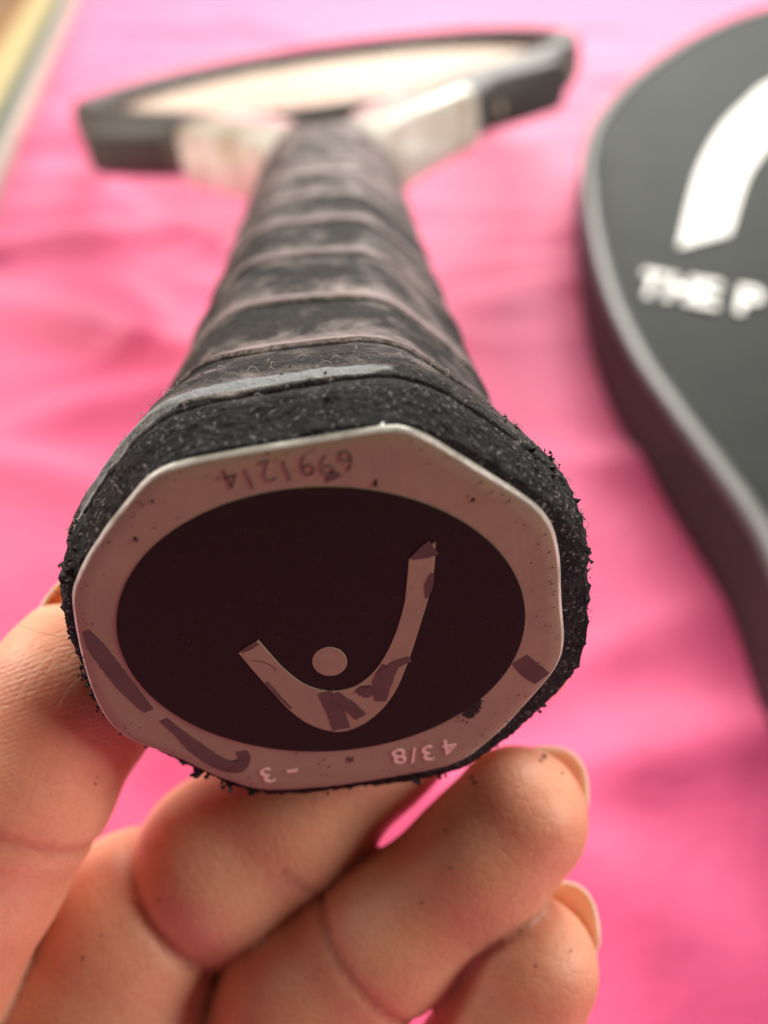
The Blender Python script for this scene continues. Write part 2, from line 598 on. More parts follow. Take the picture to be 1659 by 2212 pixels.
wav = .012 * (fbm(ring(RC, 0.), 3.0, 2) - .5)
rings = [ring(RC * .0001, 0.0), ring(RC * .5, 0.0), ring(RC * .94, 0.0), ring(RC - .016, .001), ring(RC - .004, .006)]
cap = mesh('butt_cap', np.concatenate(rings), grid_faces(len(rings), NC, True), MT['cap'], racket)
tag(cap, 'off white butt cap with black oval badge')
edge = np.clip(1 + .8 * (fbm(ring(RC, 3.), 2.2, 3) - .5), .6, 1.4)
rings = [ring(RC - .004, .008), ring(RC + .010 * edge, .014), ring(RC + .026 * edge, .045), ring(RC + .032 * edge, .10), ring(RC + .02, .20), ring(RC - .1, .6)]
rim = mesh('rim', np.concatenate(rings), grid_faces(len(rings), NC, True), MT['cap_rim'], cap)


def slab(name, poly, lo, hi, mat, parent, bevel=.006):
    """a thin plate on the butt: poly in (u, n), from depth lo to proud height hi (toward the viewer)"""
    P = np.asarray(poly, float)
    c = P.mean(0)
    N = len(P)
    nx = np.roll(P, -1, 0) - np.roll(P, 1, 0)
    nrm = np.stack([nx[:, 1], -nx[:, 0]], -1)
    nrm /= np.linalg.norm(nrm, axis=1)[:, None] + 1e-9
    ar = .5 * np.sum(P[:, 0] * np.roll(P[:, 1], -1) - np.roll(P[:, 0], -1) * P[:, 1])
    if ar < 0:
        nrm = -nrm
    Q = P - nrm * bevel
    V = [[p[0], -lo, p[1]] for p in P] + [[p[0], -(hi - bevel * .5), p[1]] for p in P] + [[p[0], -hi, p[1]] for p in Q]
    F = []
    for i in range(N):
        j = (i + 1) % N
        F.append([i, j, N + j, N + i])
        F.append([N + i, N + j, 2 * N + j, 2 * N + i])
    F.append([2 * N + i for i in range(N)])
    return mesh(name, V, F, mat, parent, smooth=False)


ell = np.array([on_cap(*p) for p in ((700, 1048), (1143, 1330), (690, 1617), (250, 1350), (900, 1590), (400, 1560), (450, 1100), (900, 1085), (1100, 1230), (300, 1230), (1100, 1430))])
A_ = np.stack([ell[:, 0] ** 2, ell[:, 0] * ell[:, 1], ell[:, 1] ** 2, ell[:, 0], ell[:, 1]], -1)
k5 = np.linalg.lstsq(A_, np.ones(len(ell)), rcond=None)[0]
Mq = np.array([[k5[0], k5[1] / 2], [k5[1] / 2, k5[2]]])
ec = -.5 * np.linalg.solve(Mq, k5[3:])
ew, ev = np.linalg.eigh(Mq / (1 + ec @ Mq @ ec))
tt = np.linspace(0, 2 * np.pi, 128, endpoint=False)
oval = ec + np.outer(np.cos(tt), ev[:, 0]) / math.sqrt(ew[0]) + np.outer(np.sin(tt), ev[:, 1]) / math.sqrt(ew[1])
badge = slab('badge', oval, -.002, .010, MT['badge'], cap)

outer = spline([on_cap(*p) for p in ((940, 1168), (938, 1215), (930, 1270), (908, 1345), (880, 1430), (848, 1500), (802, 1550), (745, 1577), (690, 1571), (635, 1540), (575, 1478), (515, 1408))], 7)
inner = spline([on_cap(*p) for p in ((558, 1380), (580, 1405), (615, 1443), (660, 1476), (712, 1490), (765, 1480), (810, 1445), (846, 1385), (871, 1310), (879, 1250), (883, 1205))], 7)
slab('emblem_arch', np.concatenate([outer, inner]), .008, .016, MT['cap'], badge, .004)
dc = on_cap(712, 1427)
slab('emblem_dot', [(dc[0] + .148 * math.cos(t), dc[1] + .165 * math.sin(t)) for t in np.linspace(0, 2 * np.pi, 40, endpoint=False)], .008, .016, MT['cap'], badge, .004)


def stroke(pts, w, lo, parent, nm='marker_stroke', mat='ink', jag=.0022):
    P = spline([on_cap(*p) for p in pts], 10)
    T = np.gradient(P, axis=0)
    T /= np.linalg.norm(T, axis=1)[:, None]
    Nn = np.stack([-T[:, 1], T[:, 0]], -1)
    ww = np.interp(np.linspace(0, 1, len(P)), np.linspace(0, 1, len(w)), w)[:, None] * .5
    e1 = P + Nn * (ww + rng.normal(size=(len(P), 1)) * jag)
    e2 = P - Nn * (ww + rng.normal(size=(len(P), 1)) * jag)
    return slab(nm, np.concatenate([e1, e2[::-1]]), lo, lo + .0022, MT[mat], parent, .001)


stroke([(186, 1362), (206, 1395), (238, 1438), (275, 1485), (322, 1536)], [.06, .15, .17, .16, .10], .0005, cap)
stroke([(352, 1554), (385, 1582), (420, 1612), (465, 1644), (508, 1658), (527, 1640), (521, 1622)], [.08, .10, .16, .17, .16, .12, .11], .0005, cap)
stroke([(1122, 1424), (1146, 1447), (1172, 1466)], [.16, .19, .17], .0005, cap)
stroke([(1040, 1512), (1022, 1530), (1004, 1548)], [.05, .14, .09], .0007, cap, 'dirt_smudge', 'dirt', .015)
stroke([(712, 1018), (722, 1036)], [.06, .14], .0005, cap, jag=.012)
stroke([(748, 1640), (764, 1640)], [.06, .06], .0005, cap, jag=.01)
stroke([(700, 1492), (722, 1530), (738, 1572)], [.12, .16, .17], .0162, badge)
stroke([(722, 1496), (752, 1520), (780, 1546)], [.08, .12, .12], .0184, badge)
stroke([(770, 1486), (790, 1492), (802, 1478)], [.06, .13, .08], .0162, badge, jag=.014)
stroke([(843, 1436), (826, 1470), (822, 1512)], [.15, .18, .10], .0162, badge)
stroke([(822, 1456), (852, 1434), (886, 1420)], [.06, .09, .06], .0184, badge)
stroke([(889, 1204), (914, 1192), (937, 1180)], [.02, .12, .16], .0162, badge)
stroke([(933, 1235), (926, 1262), (921, 1290)], [.03, .07, .02], .0162, badge)
stroke([(556, 1386), (540, 1396), (522, 1406)], [.05, .05, .03], .0162, badge)
stroke([(575, 1470), (600, 1498), (630, 1528)], [.03, .035, .02], .0162, badge)

sv, sf = [], []
for px, py, r in ((302, 1085, .012), (330, 1082, .014), (330, 1084, .01), (292, 1162, .02), (296, 1168, .012), (285, 1135, .006), (385, 1118, .007), (334, 1140, .007),
                  (1022, 1078, .020), (1064, 1062, .012), (913, 1241, .022), (918, 1298, .012), (900, 1286, .007), (1196, 1284, .009), (811, 1046, .02), (812, 1038, .014),
                  (1188, 1192, .01), (731, 1431, .012), (640, 1512, .010), (676, 1520, .008), (1020, 1548, .016), (1000, 1556, .012), (990, 1550, .009), (985, 1558, .008), (1008, 1560, .01),
                  (235, 1452, .007), (250, 1484, .006), (210, 1400, .007), (700, 1640, .012), (690, 1650, .012), (712, 1656, .01), (640, 1628, .008), (920, 1600, .008), (1070, 1540, .008), (180, 1420, .008)):
    q = on_cap(px, py)
    blob(np.array([q[0], -.004, q[1]]), r * .9, sv, sf)
    sv[-8:] = [np.array([v[0], -.004 + (v[1] + .004) * .5, v[2]]) for v in sv[-8:]]
for _ in range(120):
    t = rng.uniform(0, 6.283)
    r = np.interp(t, TC, RC) * (1 - abs(rng.normal(0, .05)) - .01)
    blob(np.array([r * math.cos(t), -.002, r * math.sin(t)]), rng.uniform(.003, .008), sv, sf)
for _ in range(22):
    t, q = rng.uniform(0, 6.283), math.sqrt(rng.random()) * .9
    p = ec + q * (oval[int(t / 6.283 * 127)] - ec)
    blob(np.array([p[0], -.012, p[1]]), rng.uniform(.004, .008), sv, sf)
o = mesh('dirt_specks', sv, sf, MT['dirt'], cap, smooth=False)
tag(o, kind='stuff')
sv, sf = [], []
q = np.array([on_cap(*p) for p in ((545, 1424), (565, 1426), (585, 1434), (598, 1446))])
tube([[a, -.0175, b] for a, b in spline(q, 6)], .0018, sv, sf, 4)
mesh('hair', sv, sf, MT['dirt'], badge)


def glyphs(body, size, offset=0.0):
    cu = bpy.data.curves.new('t', 'FONT')
    cu.body = body
    cu.size = size
    cu.offset = offset
    cu.align_x, cu.align_y = 'CENTER', 'CENTER'
    cu.resolution_u = 4
    ob = bpy.data.objects.new('t', cu)
    COL.objects.link(ob)
    me = bpy.data.meshes.new_from_object(ob.evaluated_get(bpy.context.evaluated_depsgraph_get()))
    Vt = np.array([v.co[:] for v in me.vertices])
    Ft = [list(p.vertices) for p in me.polygons]
    bpy.data.objects.remove(ob)
    bpy.data.curves.remove(cu)
    bpy.data.meshes.remove(me)
    if len(Vt):
        Vt[:, 1] -= (Vt[:, 1].max() + Vt[:, 1].min()) / 2
        Vt[:, 0] -= (Vt[:, 0].max() + Vt[:, 0].min()) / 2
    return Vt, Ft


def thick(Vt, Ft, lift, th):
    """front faces plus side walls of a flat glyph; third coordinate is the height"""
    N = len(Vt)
    V = [[v[0], v[1], lift + th] for v in Vt] + [[v[0], v[1], lift] for v in Vt]
    cnt = {}
    for f_ in Ft:
        for a, b in zip(f_, f_[1:] + f_[:1]):
            cnt[(a, b)] = 1
    F = [list(f_) for f_ in Ft]
    for (a, b) in cnt:
        if (b, a) not in cnt:
            F.append([b, a, N + a, N + b])
    return np.array(V), F


def cap_glyph(ch, px, py, size, ang, mat, nm, offset=0.0, lift=.001, sq=1.0):
    Vt, Ft = glyphs(ch, size, offset)
    V, F = thick(Vt, Ft, lift, .006)
    V[:, 0] *= sq
    ca, sa = math.cos(ang), math.sin(ang)
    q = on_cap(px, py)
    # seen from the butt, u runs right and n runs up
    W_ = np.stack([q[0] + ca * V[:, 0] - sa * V[:, 1], -V[:, 2], q[1] + sa * V[:, 0] + ca * V[:, 1]], -1)
    return mesh(nm, W_, F, MT[mat], cap, smooth=False)


for ch, px, py, dz in (('4', 971, 1613, -.02), ('3', 924, 1626, 0), ('/', 893, 1631, 0), ('8', 862, 1633, 0), ('-', 631, 1664, 0), ('3', 577, 1674, .1)):
    cap_glyph(ch, px, py, .29 if ch != '-' else .4, math.pi + .06 + dz, 'print_light', 'size_lettering', .001, .001)
for ch, px, py in (('6', 750, 995), ('9', 706, 1006), ('9', 663, 1005), ('1', 620, 1017), ('2', 578, 1018), ('1', 539, 1034), ('4', 500, 1034)):
    cap_glyph(ch, px, py, .27, math.pi + .16, 'dark_print', 'serial_lettering', -.005, .001, .9)


# ---- frame: hoop, throat, bridge, strings
def sweep(name, path, width, height, mat, parent, closed=False, p=2.7, n=20, seg=8):
    P = spline(path, seg, closed)
    N = len(P)
    w = np.interp(np.linspace(0, 1, N), np.linspace(0, 1, len(width)), width) if not np.isscalar(width) else np.full(N, width)
    h = np.interp(np.linspace(0, 1, N), np.linspace(0, 1, len(height)), height) if not np.isscalar(height) else np.full(N, height)
    if closed:
        T = np.roll(P, -1, 0) - np.roll(P, 1, 0)
    else:
        T = np.gradient(P, axis=0)
    T /= np.linalg.norm(T, axis=1)[:, None]
    Nn = np.stack([T[:, 1], -T[:, 0]], -1)
    V = []
    for i in range(N):
        for j in range(n):
            a = 2 * math.pi * j / n
            c, s = math.cos(a), math.sin(a)
            x = .5 * w[i] * np.sign(c) * abs(c) ** (2 / p)
            z = .5 * h[i] * np.sign(s) * abs(s) ** (2 / p)
            V.append([P[i, 0] + Nn[i, 0] * x, P[i, 1] + Nn[i, 1] * x, z])
    F = grid_faces(N, n, True).tolist()
    if closed:
        F += [[(N - 1) * n + j, (N - 1) * n + (j + 1) % n, (j + 1) % n, j] for j in range(n)]
    else:
        F += [[j for j in range(n)][::-1], [(N - 1) * n + j for j in range(n)]]
    return mesh(name, V, F, mat, parent)


HA, HB, HC = 13.25, 16.6, 44.62
FH = 2.2
arm_c = [(.75, 17.0), (.95, 20.0), (1.55, 22.3), (2.55, 24.8), (3.95, 27.3), (6.0, 30.8), (9.1, 35.0), (11.2, 39.0), (12.3, 42.6)]


def hoop_pt(t, inset=.6):
    return ((HA - inset) * math.cos(t) - .2, HC + (HB - inset) * math.sin(t))


t0 = math.asin((42.6 - HC) / (HB - .6))
dark = ([arm_c[k_] for k_ in (4, 5, 6, 7)] + [hoop_pt(t) for t in np.linspace(t0, math.pi - t0, 44)] + [(-arm_c[k_][0], arm_c[k_][1]) for k_ in (7, 6, 5, 4)])
nd = len(dark)
wd = [3.0, 2.6, 2.0, 1.4] + [1.2] * (nd - 8) + [1.4, 2.0, 2.6, 3.0]
hoop = sweep('hoop', dark, wd, FH, MT['black_frame'], racket)
for s_ in (1, -1):
    arm = sweep('throat_arm', [(s_ * a, b) for a, b in arm_c[:5]], [1.5, 1.8, 2.2, 2.7, 3.1], [1.9, 2.1, 2.28, 2.28, 2.26], MT['white_frame'], racket, p=5)
bridge = [hoop_pt(t, -.35) for t in np.linspace(math.pi * 1.5 - .78, math.pi * 1.5 + .78, 12)]
sweep('bridge', bridge, 1.1, 2.0, MT['black_frame'], racket)  # black colour paints in the shade on the bridge's near face
sweep('shaft', [(0, 16.0), (0, 18.6), (0, 19.8)], [2.6, 2.5, 2.0], 2.0, MT['white_frame'], racket)

ia, ib = HA - 1.0, HB - 1.0
for i in range(16):
    u_ = (i - 7.5) / 7.5 * 9.6
    h_ = ib * math.sqrt(max(0, 1 - (u_ / ia) ** 2))
    v_, f_ = [], []
    tube([[u_, HC + h_ * t, .035 * (1 if i % 2 else -1) * math.sin(t * 30)] for t in np.linspace(-1.02, 1.02, 24)], .082, v_, f_, 6)
    mesh('main_string', v_, f_, MT['string'], racket)
for i in range(21):
    l_ = (i - 10) / 10 * 15.1
    h_ = ia * math.sqrt(max(0, 1 - (l_ / ib) ** 2))
    v_, f_ = [], []
    tube([[h_ * t, HC + l_, .035 * (1 if i % 2 else -1) * math.cos(t * 28)] for t in np.linspace(-1.03, 1.03, 24)], .082, v_, f_, 6)
    mesh('cross_string', v_, f_, MT['string'], racket)

# pale decal marks on the outer wall of the hoop
path = spline(dark, 8)
Tn = np.gradient(path, axis=0)
Tn /= np.linalg.norm(Tn, axis=1)[:, None]
Nn = np.stack([Tn[:, 1], -Tn[:, 0]], -1)
for (L0, side, ln, hh) in ((29.6, 1, .6, .42), (32.6, 1, 1.3, .5), (37.6, 1, .9, .5), (32.6, -1, .7, .45), (35.6, -1, .5, .35)):
    idx = [i for i in range(len(path)) if np.sign(path[i, 0]) == side and path[i, 1] < HC]
    i = min(idx, key=lambda q: abs(path[q, 1] - L0))
    wloc = np.interp(i / (len(path) - 1), np.linspace(0, 1, len(wd)), wd)
    sgn = 1 if Nn[i] @ np.array([side, 0]) > 0 else -1
    c = path[i] + sgn * Nn[i] * (wloc * .5 + .012)
    v_ = []
    for r_, dp in ((1.0, -.03), (.9, .04)):
        for t in np.linspace(0, 2 * np.pi, 16, endpoint=False):
            q = c + Tn[i] * ln * .5 * r_ * math.cos(t) + sgn * Nn[i] * dp
            v_.append([q[0], q[1], -.15 + hh * .5 * r_ * math.sin(t)])
    f_ = grid_faces(2, 16, True).tolist() + [[16 + j for j in range(16)]]
    mesh('decal', v_, f_, MT['mark'], racket, smooth=False)


# ------------------------------------------------------------------ hand
def capsule(P, a, b, ra, rb):
    ba = b - a
    h = np.clip(((P - a) @ ba) / (ba @ ba), 0, 1)
    h3 = h[..., None]
    return np.linalg.norm(P - a - h3 * ba, axis=-1) - (ra + (rb - ra) * h)


def smin(a, b, k):
    h = np.clip(.5 + .5 * (b - a) / k, 0, 1)
    return b + (a - b) * h - k * h * (1 - h)


THUMB = [((238, 1372), 8.75, .74), ((165, 1500), 8.45, .84), ((40, 1712), 8.35, .86), ((-60, 1880), 8.45, .90), ((-250, 2240), 8.9, 1.08), ((-420, 2560), 9.6, 1.3)]
INDEX = [((1100, 1392), 9.45, .76), ((975, 1450), 9.6, .78), ((800, 1588), 9.65, .85), ((632, 1752), 9.6, .93), ((480, 1862), 9.55, .93), ((375, 1985), 10.3, .95)]
MIDDLE = [((1122, 1764), 8.8, .715), ((1035, 1862), 8.8, .70), ((835, 2025), 8.95, .75), ((660, 2168), 9.15, .88), ((470, 2360), 10.8, 1.2)]
RING = [((1146, 2084), 8.7, .705), ((1096, 2210), 8.75, .68), ((1030, 2335), 8.9, .72), ((925, 2490), 9.3, .80), ((700, 2640), 10.4, 1.1)]
PALM = [((292, 2003), 9.72, 1.10), ((235, 2200), 10.0, 1.48), ((150, 2480), 10.6, 1.9), ((420, 2560), 11.2, 2.0)]
h_ = .05
lo = np.array([-6.4, -9.6, 6.9])
hi = np.array([3.2, -.9, 13.3])
dims = np.ceil((hi - lo) / h_).astype(int)
gx, gy, gz = [lo[i] + h_ * np.arange(dims[i]) for i in range(3)]
G = np.stack(np.meshgrid(gx, gy, gz, indexing='ij'), -1).astype(np.float32)


def chain(P, C, k=.22):
    d = None
    pts = [(at(*c[0], c[1]).astype(np.float32), c[2]) for c in C]
    for (a, ra), (b, rb) in zip(pts, pts[1:]):
        q = capsule(P, a, b, ra, rb)
        d = q if d is None else smin(d, q, k)
    return d


def groove(P, d, px, py, z, nxt, depth, w, rad):
    c = at(px, py, z)
    ax = at(*nxt) - c
    ax /= np.linalg.norm(ax)
    q = P - c.astype(np.float32)
    s = q @ ax.astype(np.float32)
    g = np.exp(-(s / w) ** 2) * (np.linalg.norm(q, axis=-1) < rad)
    return d + depth * g, g


dT = chain(G, THUMB)
dI = chain(G, INDEX)
dM = chain(G, MIDDLE)
dR = chain(G, RING)
dP = chain(G, PALM, .6)
dM, g1 = groove(G, dM, 800, 2050, 8.95, (1035, 1862, 8.8), .045, .055, 1.4)
dI, g2 = groove(G, dI, 690, 1725, 9.6, (812, 1560, 9.65), .0, .08, 1.4)
dR, g3 = groove(G, dR, 990, 2320, 9.0, (1146, 2084, 8.7), .08, .06, 1.4)
dT, g4 = groove(G, dT, 30, 1730, 8.35, (165, 1500, 8.45), .05, .07, 1.5)
d = smin(dI, dP, .30)
d = d + .075 * np.exp(-((dI - dP) / .10) ** 2) * (np.abs(d) < .6)
dm_ = d
d = smin(d, dM, .15)
d = d + .03 * np.exp(-((dm_ - dM) / .05) ** 2) * (np.abs(d) < .6)
d = smin(d, dR, .035)
d = smin(d, dT, .03)
# gentle unevenness of flesh
d = d + .075 * (vnoise(G + 50, .9) - .5) + .012 * (vnoise(G + 80, 2.6) - .5)
# the fingers press on the handle, they do not enter it
Q = G - P0.astype(np.float32)
qu, qn, ql = Q @ AX_U.astype(np.float32), Q @ AX_N.astype(np.float32), Q @ AX_D.astype(np.float32)
dh = np.hypot(qu, qn) - grip_r(np.arctan2(qn, qu), np.clip(ql, .1, 18)) - .02
dh = np.maximum(dh, .02 - ql)
d = np.maximum(d, -dh)
for ax in range(3):
    sl = [slice(None)] * 3
    for e in (0, -1):
        sl[ax] = e
        d[tuple(sl)] = np.maximum(d[tuple(sl)], .02)


def surface_nets(f, lo, h):
    nx, ny, nz = f.shape
    ins = f < 0
    cnt = np.zeros((nx - 1, ny - 1, nz - 1), np.int8)
    for a in (0, 1):
        for b in (0, 1):
            for c in (0, 1):
                cnt += ins[a:nx - 1 + a, b:ny - 1 + b, c:nz - 1 + c]
    I = np.argwhere((cnt > 0) & (cnt < 8))
    idx = np.full((nx - 1, ny - 1, nz - 1), -1, np.int64)
    idx[I[:, 0], I[:, 1], I[:, 2]] = np.arange(len(I))
    acc = np.zeros((len(I), 3))
    num = np.zeros(len(I))
    cs = [(a, b, c) for a in (0, 1) for b in (0, 1) for c in (0, 1)]
    for p in cs:
        for ax in range(3):
            if p[ax]:
                continue
            q = list(p)
            q[ax] = 1
            fa = f[I[:, 0] + p[0], I[:, 1] + p[1], I[:, 2] + p[2]]
            fb = f[I[:, 0] + q[0], I[:, 1] + q[1], I[:, 2] + q[2]]
            m = (fa < 0) != (fb < 0)
            t = np.where(m, fa / np.where(m, fa - fb, 1), 0)
            pos = np.tile(np.array(p, float), (len(I), 1))
            pos[:, ax] += t
            acc[m] += pos[m]
            num[m] += 1
    V = lo + h * (I + acc / num[:, None])
    F = []
    for ax in range(3):
        b, c = (ax + 1) % 3, (ax + 2) % 3
        s0 = [slice(None)] * 3
        s1 = [slice(None)] * 3
        s0[ax], s1[ax] = slice(0, -1), slice(1, None)
        E = np.argwhere(ins[tuple(s0)] != ins[tuple(s1)])
        E = E[(E[:, b] > 0) & (E[:, c] > 0) & (E[:, b] < f.shape[b] - 1) & (E[:, c] < f.shape[c] - 1)]
        flip = ins[E[:, 0], E[:, 1], E[:, 2]]
        eb = np.eye(3, dtype=int)[b]
        ec_ = np.eye(3, dtype=int)[c]
        q = [E - eb - ec_, E - ec_, E, E - eb]
        q = np.stack([idx[x[:, 0], x[:, 1], x[:, 2]] for x in q], -1)
        q[flip] = q[flip][:, ::-1]
        F.append(q)
    return V, np.concatenate(F)


HV, HF = surface_nets(d, lo, h_)
# light smoothing of the net
for _ in range(3):
    acc = np.zeros_like(HV)
    num = np.zeros(len(HV))
    for a in range(4):
        for b in ((a + 1) % 4, (a - 1) % 4):
            np.add.at(acc, HF[:, a], HV[HF[:, b]])
            np.add.at(num, HF[:, a], 1)
    HV = HV * .5 + .5 * acc / num[:, None]
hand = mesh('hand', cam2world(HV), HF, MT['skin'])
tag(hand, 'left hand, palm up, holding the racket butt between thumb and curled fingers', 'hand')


def at_verts(g):
    i = np.clip(np.round((HV - lo) / h_).astype(int), 0, np.array(g.shape) - 1)
    return g[i[:, 0], i[:, 1], i[:, 2]]


tv = at_verts(dT)
attr(hand, 'print', np.clip(.09 - tv, 0, .06) / .06 * np.clip((2.4 - HV[:, 0] * 0 + (HV[:, 1] + 4.4) * 1.0), 0, 1))
attr(hand, 'ridge', HV[:, 1] - .22 * HV[:, 0] + .10 * (HV[:, 0] + 2.6) ** 2)
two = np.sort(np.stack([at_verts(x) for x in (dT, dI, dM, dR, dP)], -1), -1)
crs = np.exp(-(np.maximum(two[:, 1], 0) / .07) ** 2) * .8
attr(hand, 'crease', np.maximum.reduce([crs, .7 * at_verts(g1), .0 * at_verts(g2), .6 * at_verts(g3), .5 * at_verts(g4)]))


def nail(tip, z, nxt, dorsal, rad, s0, s1, spread):
    c = at(*tip, z)
    fx = c - at(*nxt)
    fx /= np.linalg.norm(fx)
    dv = np.array(dorsal, float)
    dv -= dv @ fx * fx
    dv /= np.linalg.norm(dv)
    sd = np.cross(fx, dv)
    ns, na = 14, 15
    V = []
    for lay in (0, 1):
        for i in range(ns):
            t = i / (ns - 1)
            for j in range(na):
                a = (j / (na - 1) * 2 - 1)
                s = s0 + (s1 - s0) * t - .30 * a * a * max(0, t - .4) * 1.67 + .12 * a * a * max(0, .4 - t)
                ang = a * spread
                r = (math.sqrt((rad + .022) ** 2 - .80 * min(s, .45) ** 2) - .30 * max(0, s - .45) if s > 0 else rad + .022) - lay * .035
                V.append(c + fx * s + r * (math.cos(ang) * dv + math.sin(ang) * sd))
    n1 = ns * na
    F = grid_faces(ns, na).tolist()
    F2 = [[n1 + v for v in q][::-1] for q in F]
    edge_ = [i * na for i in range(ns)] + [(ns - 1) * na + j for j in range(1, na)] + [i * na + na - 1 for i in range(ns - 2, -1, -1)] + [j for j in range(na - 2, 0, -1)]
    F3 = [[a, b, n1 + b, n1 + a] for a, b in zip(edge_, edge_[1:] + edge_[:1])]
    return mesh('fingernail', cam2world(np.array(V)), F + F2 + F3, MT['nail'], hand)


nail((1122, 1764), 8.8, (1035, 1862, 8.8), (.55, .12, .80), .715, -.3, .86, .85)
nail((1146, 2084), 8.7, (1075, 2190, 8.75), (.55, .12, .80), .705, -.3, .85, .85)
nail((238, 1372), 8.75, (165, 1500, 8.45), (-.95, -.25, .35), .74, -.45, .85, .95)

# specks of grip crumb stuck to the skin
sv, sf = [], []
for px, py, r in ((1178, 1622, .03), (1168, 1630, .02), (1005, 1675, .025), (1015, 1680, .02), (1225, 1664, .018), (948, 1790, .014), (960, 1872, .012), (940, 1888, .01), (900, 1950, .014),
                  (1245, 2062, .016), (1150, 2095, .014), (330, 1952, .016), (165, 2070, .016), (205, 2030, .01), (218, 1690, .014), (212, 1706, .012), (360, 1775, .012), (352, 1788, .010), (1100, 2240, .01)):
    r_ = ray(px, py)
    r_ = r_ / np.linalg.norm(r_)
    near = HV - np.outer(HV @ r_, r_)
    cand = np.where((near ** 2).sum(1) < .07 ** 2)[0]
    if len(cand):
        c = HV[cand[np.argmin(HV[cand] @ r_)]]
        blob(c, r, sv, sf)
o = mesh('dirt_specks', cam2world(np.array(sv)), sf, MT['dirt'], hand, smooth=False)
tag(o, kind='stuff')

# ------------------------------------------------------------------ padded cover at the right
ca, sa = .450, .893
BH = 2.5


def bag_xy(r, a):
    return np.array([r * sa + a * ca, -r * ca + a * sa])


def to_ra(px, py, z):
    r = ray(px, py)
    w = np.array([r[0], r[1] * sp + r[2] * cp, r[1] * cp - r[2] * sp])
    q = w * ((z - CAM_H) / w[2])
    return np.array([q[0] * sa - q[1] * ca, q[0] * ca + q[1] * sa])


left = [to_ra(px, py, BH) for px, py in ((1659, 1220), (1600, 1110), (1530, 1010), (1450, 900), (1370, 780), (1310, 650), (1275, 520), (1262, 420), (1262, 340), (1290, 260), (1360, 180), (1450, 112), (1550, 58), (1659, 20))]
RM = 7.5                                         # the cover's middle line
left = [np.array([6.3, 5.5]), np.array([5.2, 8.0]), np.array([3.9, 12.0])] + left + [np.array([-3.0, 87.5]), np.array([1.5, 90.6])]
tip_ = [np.array([RM, 91.8])]
right = [np.array([2 * RM - q[0], q[1]]) for q in left[::-1]]
bagline = spline(left + tip_ + right, 6, True)
tb = np.roll(bagline, -1, 0) - np.roll(bagline, 1, 0)
tb /= np.linalg.norm(tb, axis=1)[:, None]
nb = np.stack([-tb[:, 1], tb[:, 0]], -1)
if nb[10] @ (bagline[10] - bagline.mean(0)) < 0:
    nb = -nb
NB = len(bagline)
cover = bpy.data.objects.new('racket_cover', None)
COL.objects.link(cover)
cover.location = (*(bag_xy(RM, 45) * CM), 0)
bpy.context.view_layer.update()
tag(cover, 'black padded racket cover with grey piping and white logo lying on the pink sheet', 'racket cover')
off = np.array([*bag_xy(RM, 45), 0])


def bag_mesh(name, V, F, mat, parent, smooth=True):
    V = np.asarray(V, float)
    Wd = np.stack([V[:, 0] * sa + V[:, 1] * ca, -V[:, 0] * ca + V[:, 1] * sa, V[:, 2]], -1) - off
    return mesh(name, Wd, F, mat, parent, smooth)


def bag_top(q):
    """height of the padded top panel at (r, a) rows"""
    q = np.atleast_2d(q)
    return BH + .02


mid = np.stack([np.full(NB, RM), np.clip(bagline[:, 1], 20, 76)], -1)
V = []
fr = [0, .03, .08, .2, .4, .6, .8, .93, 1.0]
for fq in fr:
    q = bagline + (mid - bagline) * fq
    puff = .28 * (1 - np.exp(-fq * 14)) + .12 * (vnoise(np.concatenate([q, 0 * q[:, :1]], -1), .16) - .5) * min(1, fq * 6)
    V.append(np.concatenate([q, np.full((NB, 1), BH) + np.reshape(puff, (-1, 1))], -1))
top = bag_mesh('front_panel', np.concatenate(V), grid_faces(len(fr), NB, True), MT['bag'], cover)
V = []
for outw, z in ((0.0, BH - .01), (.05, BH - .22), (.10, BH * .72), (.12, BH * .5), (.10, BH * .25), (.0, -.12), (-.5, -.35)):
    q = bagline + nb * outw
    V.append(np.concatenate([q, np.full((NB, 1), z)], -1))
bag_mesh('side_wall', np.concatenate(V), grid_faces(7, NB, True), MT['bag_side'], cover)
pv = []
for i in range(NB):
    for j in range(8):
        a = 2 * math.pi * j / 8
        pv.append([*(bagline[i] - nb[i] * (.20 - .34 * math.cos(a))), BH + .10 + .22 * math.sin(a)])
F = grid_faces(NB, 8, True).tolist() + [[(NB - 1) * 8 + j, (NB - 1) * 8 + (j + 1) % 8, (j + 1) % 8, j] for j in range(8)]
bag_mesh('piping', pv, F, MT['piping'], cover)


def bag_print(name, polyline_faces, parent=top):
    Vt, Ft = polyline_faces
    bv = []
    V0, F0 = thick(Vt, Ft, 0, .02)
    q = V0[:, :2]
    d2 = np.min(np.linalg.norm(q[:, None, :] - bagline[None], axis=-1), 1)
    zz = BH + .28 + .062 + V0[:, 2]
    return bag_mesh(name, np.column_stack([q, zz]), F0, MT['bag_print'], parent, smooth=False)


LH = BH + .42
o_l = [to_ra(*p, LH) for p in ((1467, 530), (1490, 431), (1516, 350), (1563, 269), (1616, 216), (1659, 180))]
i_l = [to_ra(*p, LH) for p in ((1578, 500), (1597, 431), (1616, 375), (1640, 338), (1665, 308))]
o_l = spline(o_l + [np.array([-1.6, 63.5]), np.array([2.5, 66.0]), np.array([7.0, 64.5]), np.array([10.5, 60.0]), np.array([13.0, 53.0])], 6)
i_l = spline(i_l + [np.array([-.6, 56.0]), np.array([2.8, 60.5]), np.array([6.0, 59.5]), np.array([8.3, 56.0]), np.array([10.0, 50.5])], 6)
tq = np.linspace(0, 1, 60)


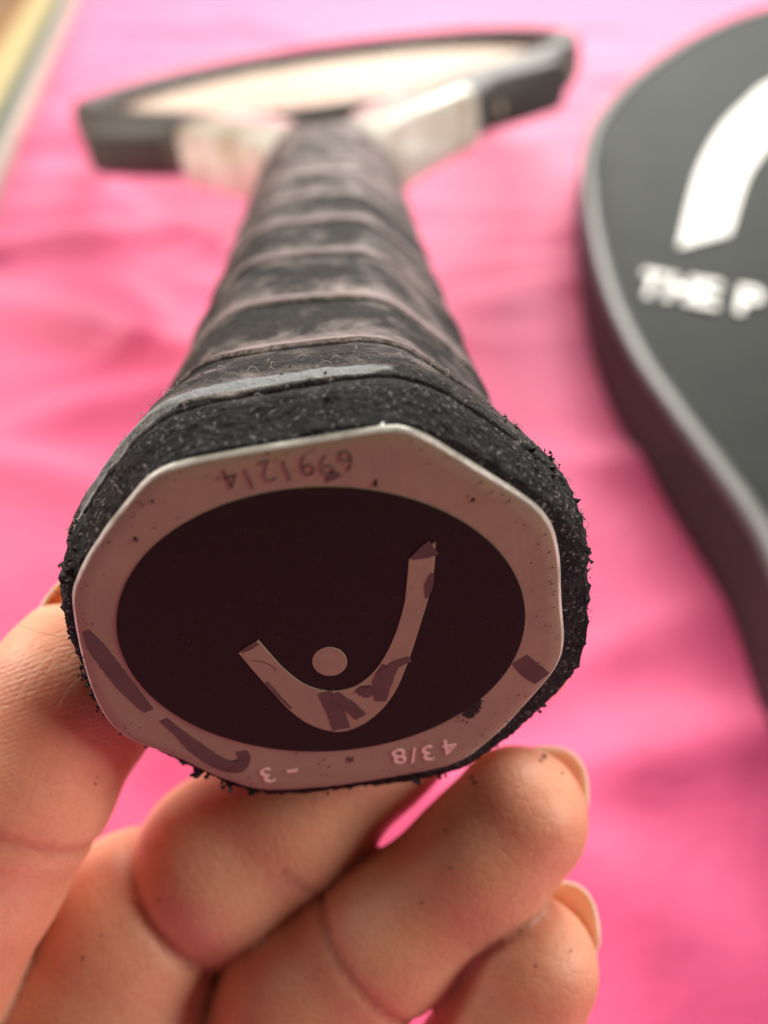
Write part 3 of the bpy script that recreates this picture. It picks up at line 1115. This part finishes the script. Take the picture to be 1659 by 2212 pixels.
def resamp(P):
    s = np.concatenate([[0], np.cumsum(np.linalg.norm(np.diff(P, axis=0), axis=1))])
    return np.stack([np.interp(tq * s[-1], s, P[:, k_]) for k_ in (0, 1)], -1)


VO = np.concatenate([resamp(o_l), resamp(i_l)])
bag_print('logo_arch', (np.column_stack([VO, 0 * VO[:, 0]]), [[i, i + 1, 61 + i, 60 + i][::-1] for i in range(59)]))
dv_ = np.array([[3.4 + 2.4 * math.cos(t), 51 + 2.4 * math.sin(t), 0] for t in np.linspace(0, 2 * np.pi, 40, endpoint=False)])
bag_print('logo_dot', (dv_, [list(range(40))]))
b0, b1 = to_ra(1372, 632, LH), to_ra(1556, 664, LH)
tx = (b1 - b0) / np.linalg.norm(b1 - b0)
tyv = np.array([-tx[1], tx[0]])
span = np.linalg.norm(b1 - b0)
cur = 0.0
for ch, adv, wdt in (('T', .15, .30), ('H', .50, .31), ('E', .83, .28), ('P', 1.32, .29)):
    Vt, Ft = glyphs(ch, 3.1, .09)
    Vt[:, 0] *= wdt * span / (Vt[:, 0].max() - Vt[:, 0].min())
    Vt[:, 1] *= 2.15 / (Vt[:, 1].max() - Vt[:, 1].min())
    P = b0 + np.outer(Vt[:, 0] + adv * span, tx) + np.outer(Vt[:, 1] + 1.07, tyv)
    bag_print('cover_lettering', (np.column_stack([P, 0 * P[:, 0]]), Ft))

# ------------------------------------------------------------------ framed picture at the far left
bx = np.array([-8.3, 44.4])
bx /= np.linalg.norm(bx)
bl = np.array([-bx[1], bx[0]])                  # to the left
b_or = np.array([-16.9, 26.0])
pic = bpy.data.objects.new('picture_board', None)
COL.objects.link(pic)
pic.location = (*(b_or * CM), .002)
bpy.context.view_layer.update()
tag(pic, 'brown picture board with cream border and teal edge lying at the far left corner', 'picture')


def board(name, l0, l1, a0, a1, z0, z1, mat):
    c = [(l0, a0), (l0, a1), (l1, a1), (l1, a0)]
    b = .06
    V = []
    for ins_, z in ((0, z0), (0, z1 - b), (b, z1)):
        for (l_, a_), (sl_, sa_) in zip(c, ((1, 1), (1, -1), (-1, -1), (-1, 1))):
            q = bl * (l_ + sl_ * ins_) + bx * (a_ + sa_ * ins_)
            V.append([q[0], q[1], z])
    F = grid_faces(3, 4, True).tolist() + [[8, 9, 10, 11], [3, 2, 1, 0]]
    return mesh(name, V, F, MT[mat], pic, smooth=False)


board('backing_card', 0, 42, 0, 74, -.1, .70, 'paper')
board('teal_edge', .75, 41.2, .75, 73.2, .70, .78, 'teal')
board('cream_border', 1.75, 40.2, 1.75, 72.2, .78, .90, 'cream')
board('amber_line', 4.0, 38, 4.0, 70, .90, .95, 'amber')
board('painting', 5.2, 36.8, 5.2, 68.8, .95, 1.0, 'picture')

# outward normals on the small parts
import bmesh
for me in bpy.data.meshes:
    if 0 < len(me.polygons) < 20000:
        bm = bmesh.new()
        bm.from_mesh(me)
        bmesh.ops.recalc_face_normals(bm, faces=bm.faces)
        bm.to_mesh(me)
        bm.free()
